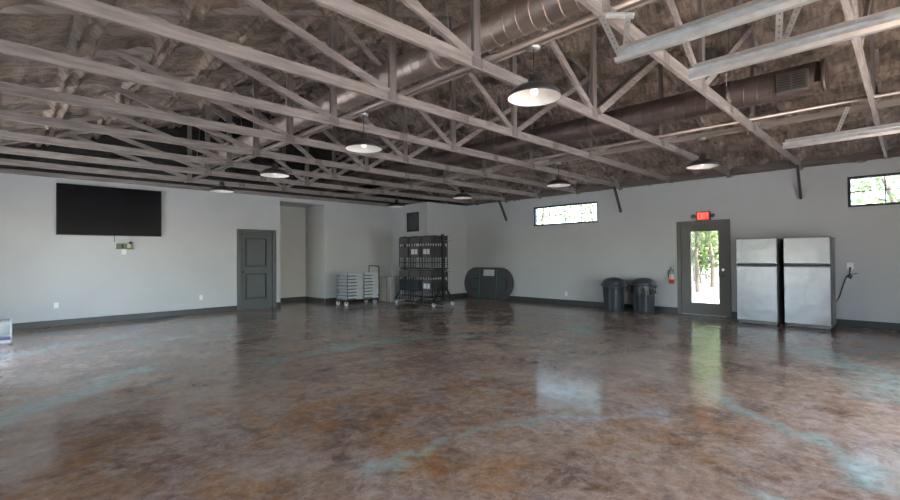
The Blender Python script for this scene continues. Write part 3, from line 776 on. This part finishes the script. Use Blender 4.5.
# ------------------------------------------------------------------ refrigerators
def fridge(y1, y0, xf, label, rz=0):
    zt = 1.675; t = thing('refrigerator', label, 'refrigerator', (xf, (y0+y1)/2, 0), 0, 'stainless refrigerators'); inv = (-xf, -(y0+y1)/2, 0)
    def P(mb, n, m, par=None):
        o = mb.build(n, m, par or t)
        if par is None: o.location = inv
        return o
    P(MB().box((xf+.065, y0+.005, .04), (xf+.70, y1-.005, zt-.01), .008), 'cabinet', 'fridge_side')
    dz = 1.155
    f = P(MB().box((xf, y0, dz+.02), (xf+.058, y1, zt), .012), 'freezer_door', 'stainless')
    l = P(MB().box((xf, y0, .065), (xf+.058, y1, dz-.014), .012), 'refrigerator_door', 'stainless')
    MB().box((xf-.012, y0+.02, dz+.022), (xf+.004, y1-.02, dz+.042), .004).build('handle', 'metal_gray', f)
    MB().box((xf-.012, y0+.02, dz-.036), (xf+.004, y1-.02, dz-.016), .004).build('handle', 'metal_gray', l)
    P(MB().box((xf+.02, y0+.02, dz-.013), (xf+.07, y1-.02, dz+.019)), 'door_gasket', 'plastic_black')
    P(MB().box((xf+.04, y0+.02, .015), (xf+.09, y1-.02, .062)), 'toe_grille', 'fridge_side')
    for yy in (y0+.06, y1-.06):
        for xx in (xf+.07, xf+.62): P(MB().cyl((xx, yy, 0), (xx, yy, .042), .022, n=12), 'foot', 'metal_gray')
    P(MB().box((xf+.01, y1-.07, zt-.004), (xf+.10, y1-.02, zt+.014), .004), 'hinge_cover', 'fridge_side')
fridge(2.465, 1.785, 10.50, 'stainless steel top freezer refrigerator, left one next to the exit door')
fridge(1.70, 1.005, 10.56, 'stainless steel top freezer refrigerator, right one with the cord beside it')

# ------------------------------------------------------------------ trash cans
def trash_can(x, y, label, bag):
    t = thing('trash_can', label, 'trash can', (x, y, 0), 0, 'black round trash cans')
    MB().lathe([(.001, .004), (.205, 0), (.215, .01), (.222, .10), (.252, .56), (.262, .565), (.262, .60), (.254, .605), (.258, .66), (.24, .66), (.20, .05), (.001, .03)], n=36).build('bin_body', 'bin_black', t)
    rb = MB()
    for k in range(10):
        a = 2*PI*k/10; c_, s_ = math.cos(a), math.sin(a)
        rb.beam((.222*c_, .222*s_, .06), (.250*c_, .250*s_, .54), .03, .012, (-s_, c_, 0))
    rb.build('rib', 'bin_black', t)
    MB().lathe([(.262, .645), (.268, .65), (.270, .685), (.262, .70), (.24, .745), (.19, .785), (.12, .812), (.05, .822), (.001, .824)], n=36).build('lid', 'bin_black', t)
    for s in (-1, 1):
        h = MB(); h.tube([(-.08, s*.255, .62), (-.075, s*.295, .63), (0, s*.305, .635), (.075, s*.295, .63), (.08, s*.255, .62)], .012); h.build('handle', 'bin_black', t)
    if bag:
        vs = []; n = 72
        for i, (r, z) in enumerate([(.262, .655), (.276, .642), (.280, .60), (.272, .55), (.266, .50)]):
            for k in range(n):
                a = 2*PI*k/n; rr = r + (.010*math.sin(a*9+i) + .006*math.sin(a*23))*(i/3.0); zz = z - (.06*abs(math.sin(a*2.5+.7)) if i == 4 else 0)
                vs.append((rr*math.cos(a), rr*math.sin(a), zz))
        fs = [(i*n+k, i*n+(k+1) % n, (i+1)*n+(k+1) % n, (i+1)*n+k) for i in range(4) for k in range(n)]
        MB().add(vs, fs, True).build('bin_liner', 'bag_black', t)
trash_can(10.79, 5.16, 'black round trash can with domed lid, left one of the two', False)
trash_can(10.93, 4.49, 'black round trash can with a bag hanging over its rim, right one', True)

# ------------------------------------------------------------------ oval folding table leaning on the right wall
def oval_table():
    yc, hl, r = 9.58, 1.02, .50
    t = thing('oval_folding_table', 'dark oval folding table on its side against the right wall', 'table', (X0-.16, yc, 0)); 
    t.rotation_euler = (0, math.radians(5.0), 0)
    def poly(k, off=0):
        pts = []
        rr = r-off; c = hl-r
        for s, a0 in ((1, -PI/2), (-1, PI/2)):
            for i in range(25):
                a = a0 + PI*i/24; pts.append((s*c + rr*math.cos(a), r + rr*math.sin(a)))
        return pts
    MB().prism(poly(0), (0, .035), lambda u, v, t_: (t_, u, v)).build('tabletop', 'table_dark', t)
    e = MB(); P1 = poly(0); n = len(P1)
    e.tube([(-.002, u, v) for u, v in poly(0, .01)] + [(-.002,) + poly(0, .01)[0]], .010, 6); e.build('edge_rim', 'chair_black', t)
    f = MB()
    for y in (.33, -.36):
        f.beam((-.02, y, .06), (-.02, y, .93), .03, .03)
    f.beam((-.02, -.36, .70), (-.02, .33, .70), .03, .03); f.beam((-.02, -.36, .24), (-.02, .33, .24), .03, .03); f.build('leg_rail', 'plastic_black', t)
    for s in (-1, 1):
        y0 = -.36 if s < 0 else .33
        l = MB().tube([(-.045, y0, .64), (-.045, y0+s*.42, .64), (-.045, y0+s*.43, .60), (-.045, y0+s*.43, .32), (-.045, y0+s*.42, .28), (-.045, y0, .28)], .014); l.build('leg', 'plastic_black', t)
    st = MB()
    for y in (.30, -.40): st.box((-.040, y, .04), (-.036, y+.03, .94))
    st.build('strap', 'strap_green', t)
    MB().box((-.03, -.27, .73), (-.012, .17, .93)).build('label', 'sticker_white', t)
    MB().box((-.034, -.31, .26), (-.012, .27, .68), .01).build('center_panel', 'table_dark', t)
oval_table()

# ------------------------------------------------------------------ folding tables on edge by the chase
proto = None
for i in range(8):
    y = 11.02 + i*.082
    if proto is None:
        proto = thing('folding_table', '', 'table', (8.98, y, 0), 0, 'folding tables standing on edge')
        MB().box((-.56, -.022, 0), (.56, .022, .76), .012).build('tabletop', 'table_gray', proto)
        MB().box((-.566, -.018, .01), (-.556, .018, .75), .004).build('edge_band', 'table_edge', proto)
        g = MB().tube([(-.42, .032, .12), (-.42, .032, .64), (.1, .032, .64)], .009); g.tube([(.42, .032, .12), (.42, .032, .64)], .009); g.build('folded_leg', 'metal_gray', proto)
        o = proto
    else: o = copy_tree(proto)
    o.location = (8.98 + .012*((i*37) % 3 - 1), y, 0)
    o['label'] = ('grey folding table standing on edge beside the chair rack, front one' if i == 0 else
                  'grey folding table standing on edge, last one nearest the wall' if i == 7 else 'grey folding table on edge, seen end-on inside the row beside the chair rack')

# ------------------------------------------------------------------ dolly of flat white folding chairs
def caster(parent, x, y, z0, r, wheel='wheel_white', hub='metal_gray'):
    c = MB(); c.box((x-.03, y-.03, z0-.006), (x+.03, y+.03, z0)); c.box((x-.026, y-.022, r*.9), (x+.026, y-.018, z0)); c.box((x-.026, y+.018, r*.9), (x+.026, y+.022, z0))
    o = c.build('caster', hub, parent)
    MB().cyl((x, y-.016, r), (x, y+.016, r), r, n=20).build('wheel', wheel, o)
    return o
t = thing('chair_dolly', 'low dark dolly on four casters with an upright handle, loaded with white folding chairs', 'dolly', (7.47, 11.36, 0)); 
MB().box((-.58, -.31, .135), (.58, .31, .165), .006).build('deck', 'plastic_black', t)
for x, y in ((-.50, -.20), (-.50, .23), (.44, -.24), (.44, .20)): caster(t, x, y, .135, .058)
h = MB().tube([(.575, -.27, .15), (.575, -.27, 1.04), (.575, -.25, 1.09), (.575, .20, 1.11), (.575, .23, 1.08), (.575, .25, .15)], .013); h.build('push_handle', 'plastic_black', t)
h = MB()
for x in (-.515, .03): h.cyl((x, -.30, .165), (x, -.30, .92), .011, n=8)
h.build('upright_post', 'bracket_dark', t)
proto = None; nw = ['bottom', 'second from the bottom', 'third from the bottom', 'fourth from the bottom', 'fourth from the top', 'third from the top', 'second from the top', 'topmost']
for st, (cx, nm) in enumerate(((7.225, 'left'), (7.775, 'right'))):
    for i in range(8):
        z = .167 + i*.092
        if proto is None:
            proto = thing('white_folding_chair', '', 'chair', (0, 0, 0), 0, 'white folding chairs stacked flat on the dolly')
            MB().box((-.240, -.30, .010), (.240, .27, .052), .006).build('seat', 'plastic_white', proto)
            MB().box((-.238, -.298, .054), (.238, .20, .088), .006).build('backrest', 'plastic_white', proto)
            for s in (-1, 1): MB().box((s*.252-.010, -.30, .008), (s*.252+.010, .28, .045), .004).build('leg_frame', 'plastic_white', proto)
            c_ = MB().tube([(-.12, -.308, .030), (-.09, -.312, .018), (-.03, -.312, .020), (-.01, -.312, .045), (-.05, -.312, .062), (-.09, -.312, .058)], .008, 6); c_.build('hinge_bracket', 'bracket_dark', proto)
            o = proto
        else: o = copy_tree(proto)
        sx = 1 if (i % 2 == 0) else -1
        o.location = (cx + (.006 if i % 3 else -.006), 11.385, z + (.0 if sx > 0 else .0))
        o.rotation_euler = (0, 0, .012*((i*5) % 3-1))
        o['label'] = 'white folding chair lying flat, %s in the %s stack on the dolly' % (nw[i], nm)
        if st == 0:
            for k in kids(o):
                if k.name.startswith('hinge_bracket'): bpy.data.objects.remove(k)
            if i in (0, 2, 5, 7):
                b_ = MB().box((-.258, -.315, .010), (.03, -.303, .038), .003); b_.box((-.262, -.30, .010), (-.256, .28, .038), .002); b_.build('frame_bar', 'bracket_dark', o)

# ------------------------------------------------------------------ two tier rack of black folding chairs
RX0, RX1, RYN, RYF = 8.40, 9.12, 9.12, 10.72
t = thing('chair_rack', 'black two tier rolling rack holding folding chairs', 'rack', ((RX0+RX1)/2, (RYN+RYF)/2, 0)); cxm, cym = (RX0+RX1)/2, (RYN+RYF)/2
hw = .36
for s, nm in ((-1, 'near'), (1, 'far')):
    y = s*.82
    e = MB(); e.beam((-hw-.02, y, .14), (hw+.02, y, .14), .05, .05); e.beam((-hw+.02, y, .16), (-.03, y, .62), .035, .05); e.beam((hw-.02, y, .16), (.03, y, .62), .035, .05)
    e.beam((0, y, .14), (0, y, 1.98), .06, .06); e.beam((-.24, y-s*.09, 1.03), (.24, y-s*.09, 1.03), .05, .05); e.beam((-.24, y-s*.09, 1.93), (.24, y-s*.09, 1.93), .03, .03); e.beam((0, y, 1.03), (0, y-s*.09, 1.03), .05, .05, (1, 0, 0)); e.beam((0, y, 1.93), (0, y-s*.09, 1.93), .03, .03, (1, 0, 0))
    e.build('end_frame', 'plastic_black', t)
    for sx in (-1, 1): caster(t, sx*hw, y, .115, .055, 'wheel_white', 'wheel_blue')
rl = MB()
for z, in ((1.03,), (1.93,)):
    for x in (-.22, .22): rl.beam((x, -.80, z), (x, .72, z), .03, .03, (1, 0, 0))
rl.beam((0, -.82, .05), (0, .82, .05), .04, .04, (1, 0, 0))
rl.build('hanging_rail', 'plastic_black', t)
rl = MB().cyl((0, -.84, .95), (.30, -.86, .95), .010, n=8); rl.cyl((0, -.84, 1.80), (.36, -.86, 1.80), .010, n=8)
rl.build('lock_bar', 'metal_gray', t)

def make_chair(h):
    """a folded steel chair hanging upright; plane normal is x, outer face towards -x"""
    c = thing('folding_chair', '', 'chair', (0,0,0), 0, 'black folding chairs on the rack')
    w = .205
    f = MB().tube([(0, -w, .03), (0, -w, h-.05), (0, -w+.02, h-.015), (0, -w+.05, h), (0, w-.05, h), (0, w-.02, h-.015), (0, w, h-.05), (0, w, .03)], .0115, 8)
    f.cyl((0, -w, .16), (0, w, .16), .009, n=8); f.build('front_frame', 'chair_black', c)
    l = MB()
    for s in (-1, 1): l.cyl((.022, s*(w-.03), .0), (.022, s*(w-.03), h*.60), .010, n=8)
    l.cyl((.022, -w+.03, .10), (.022, w-.03, .10), .008, n=8); l.cyl((.022, -w+.03, .22), (.022, w-.03, .22), .008, n=8)
    l.build('rear_leg_frame', 'metal_gray', c)
    # backrest with a curved lower edge
    top = h-.02; poly = [(-w+.012, top), (-w+.012, top-.19)] + [(-w+.012 + (2*w-.024)*i/10, top-.19+.035*math.sin(PI*i/10)) for i in range(1, 10)] + [(w-.012, top-.19), (w-.012, top)]
    MB().prism(poly, (-.012, .002), lambda u, v, t_: (t_, u, v)).build('backrest', 'chair_seat', c)
    zs = h*.34; ze = h-.27; pr = []
    for (cu, cv, a0) in ((w-.06, zs+.04, -PI/2), (w-.09, ze-.08, 0), (-w+.09, ze-.08, PI/2), (-w+.06, zs+.04, PI)):
        rr = .04 if cv < (zs+ze)/2 else .08
        for i in range(6): a = a0 + PI/2*i/5; pr.append((cu+rr*math.cos(a), cv+rr*math.sin(a)))
    MB().prism(pr, (-.020, -.004), lambda u, v, t_: (t_, u, v)).build('seat', 'chair_seat', c)
    return c
base = {0: .085, 1: 1.035}
ch = make_chair(.90); first = True
cols = [(9.395, 7, 'near'), (9.905, 3, 'middle'), (10.40, 3, 'far')]
stk = {(1, 0), (1, 1), (0, 0)}
for tier in (1, 0):
    for ci, (yc, n, nm) in enumerate(cols):
        for i in range(n):
            if first: o = ch; first = False; 
            else: o = copy_tree(ch)
            o.location = (8.435 + i*.098, yc, base[tier]); o.rotation_euler = (0, 0, .0)
            tn_ = 'upper' if tier else 'lower'
            if i == 0:
                o['label'] = 'outermost black folding chair in the %s column of the rack\'s %s tier' % (nm, tn_)
            elif i == n-1 and ci == 0: o['label'] = 'black folding chair at the right end of the rack\'s %s tier, nearest its end frame' % tn_
            else: o['label'] = 'black folding chair tucked behind the outermost one, %s column of the %s tier' % (nm, tn_)
STICK = []
for o in [o for o in bpy.data.objects if o.name.startswith('folding_chair')]:
    if abs(o.location.x-8.435) < 1e-4:
        tier = 1 if o.location.z > .5 else 0; ci = min(range(3), key=lambda q: abs(cols[q][0]-o.location.y))
        if (tier, ci) in stk:
            m = MB(); m.box((-.0225, -.13, .40), (-.0205, -.025, .54)); m.box((-.0225, .0, .40), (-.0205, .13, .54)); m.build('sticker', 'sticker_white', o)['label'] = 'white paper sticker on the seat underside'
        if tier == 0 and ci > 0:
            for k in kids(o):
                if k.name.startswith('seat'): k.data = k.data.copy(); k.data.materials[0] = MATS['chair_seat_blue']

# ------------------------------------------------------------------ clear bin by the left wall
t = thing('storage_bin', 'low clear plastic bin with a white base at the left edge', 'storage bin', (-.10, 10.62, 0))
MB().box((-.30, -.2, 0), (.30, .2, .07), .02).build('base', 'clear_bin_base', t)
MB().box((-.28, -.18, .07), (.28, .18, .12), .005).build('band', 'bin_blue', t)
b = MB()
for a_, b_ in (((-.29, -.19, .12), (.29, -.185, .38)), ((-.29, .185, .12), (.29, .19, .38)), ((-.29, -.185, .12), (-.285, .185, .38)), ((.285, -.185, .12), (.29, .185, .38))): b.box(a_, b_)
b.build('side_wall', 'clear_plastic', t)
b = MB()
for x, y in ((-.285, -.185), (.285, -.185), (.285, .185), (-.285, .185)): b.box((x-.012, y-.012, .10), (x+.012, y+.012, .39), .003)
b.build('corner_post', 'clear_bin_base', t)

# ------------------------------------------------------------------ outside
gm = MB().box((-60, -60, -.5), (110, 90, -.12)).build('ground', 'ground_dirt'); struct(gm)
def tree(x, y, h, r, label, leaf, seed, crown0=.35, nleaf=900):
    rnd = random.Random(seed); t = thing('tree', label, 'tree', (x, y, -.12), 0, 'trees outside the right wall')
    tr = MB(); pts = [(0, 0, 0)]; 
    for i in range(1, 7): pts.append((rnd.uniform(-.12, .12)*i*.5, rnd.uniform(-.12, .12)*i*.5, h*.85*i/6))
    for i in range(6):
        r0 = .085*(1-i/7.5)*h/6; r1 = .085*(1-(i+1)/7.5)*h/6; tr.cyl(pts[i], pts[i+1], r0, r1, n=10, caps=False)
    ends = []
    for k in range(9):
        i = rnd.randint(2, 5); p = Vector(pts[i]); a = rnd.uniform(0, 2*PI); l = r*rnd.uniform(.5, .9)
        q = p + Vector((math.cos(a)*l, math.sin(a)*l, rnd.uniform(.2, .6)*l)); tr.cyl(p, q, .035, .012, n=6, caps=False); ends.append(q)
    tr.build('trunk', 'bark', t)
    lf = MB(); ends += [Vector(p) for p in pts[3:]]
    for k in range(nleaf):
        c = rnd.choice(ends) + Vector((rnd.gauss(0, r*.33), rnd.gauss(0, r*.33), rnd.gauss(0, r*.30)))
        if c.z < h*crown0*.6: c.z = h*crown0*.6 + rnd.random()*r*.5
        s = rnd.uniform(.05, .13); a = Vector((rnd.gauss(0,1), rnd.gauss(0,1), rnd.gauss(0,1))).normalized(); b = a.cross(Vector((rnd.gauss(0,1), rnd.gauss(0,1), rnd.gauss(0,1)))).normalized()
        lf.add([c-a*s, c+b*s*.6, c+a*s, c-b*s*.6], [(0,1,2,3)])
    lf.build('foliage', leaf, t)
spots = [(19.5, 5.9, 6.0, 1.5, 'leaf_pale', 'slim pale green tree nearest the exit door glass, at its left', .45), (22.5, 6.2, 7, 1.7, 'leaf_green', 'leafy green tree at the right side of the exit door glass', .42),
         (27, 8.3, 8, 2.4, 'leaf_green', 'far green tree at the left of the exit door glass', .15), (27.5, 11.2, 8, 2.6, 'leaf_pale', 'far pale tree outside, hidden left of the exit door', .2),
         (33, 9.0, 9, 2.8, 'leaf_pale', 'farthest pale tree in the middle of the exit door glass', .12), (21, 13.9, 8, 2.2, 'leaf_green', 'green tree outside the left high window, in its left half', .3), (23.5, 12.6, 8, 2.2, 'leaf_pale', 'pale tree outside the left high window, in its right half', .3),
         (18.5, .4, 7.0, 1.7, 'leaf_pale', 'pale green tree outside the right hand high window', .35),
         (25, 7.4, 2.9, 1.0, 'leaf_green', 'low bushy young tree at the left of the exit door glass', .05), (30, 8.6, 3.4, 1.3, 'leaf_pale', 'low bushy pale tree in the middle of the exit door glass', .05)]
for i, (x, y, h, r, lm, lb, c0) in enumerate(spots):
    tree(x, y, h, r, lb, lm, 100+i, c0, 1500)
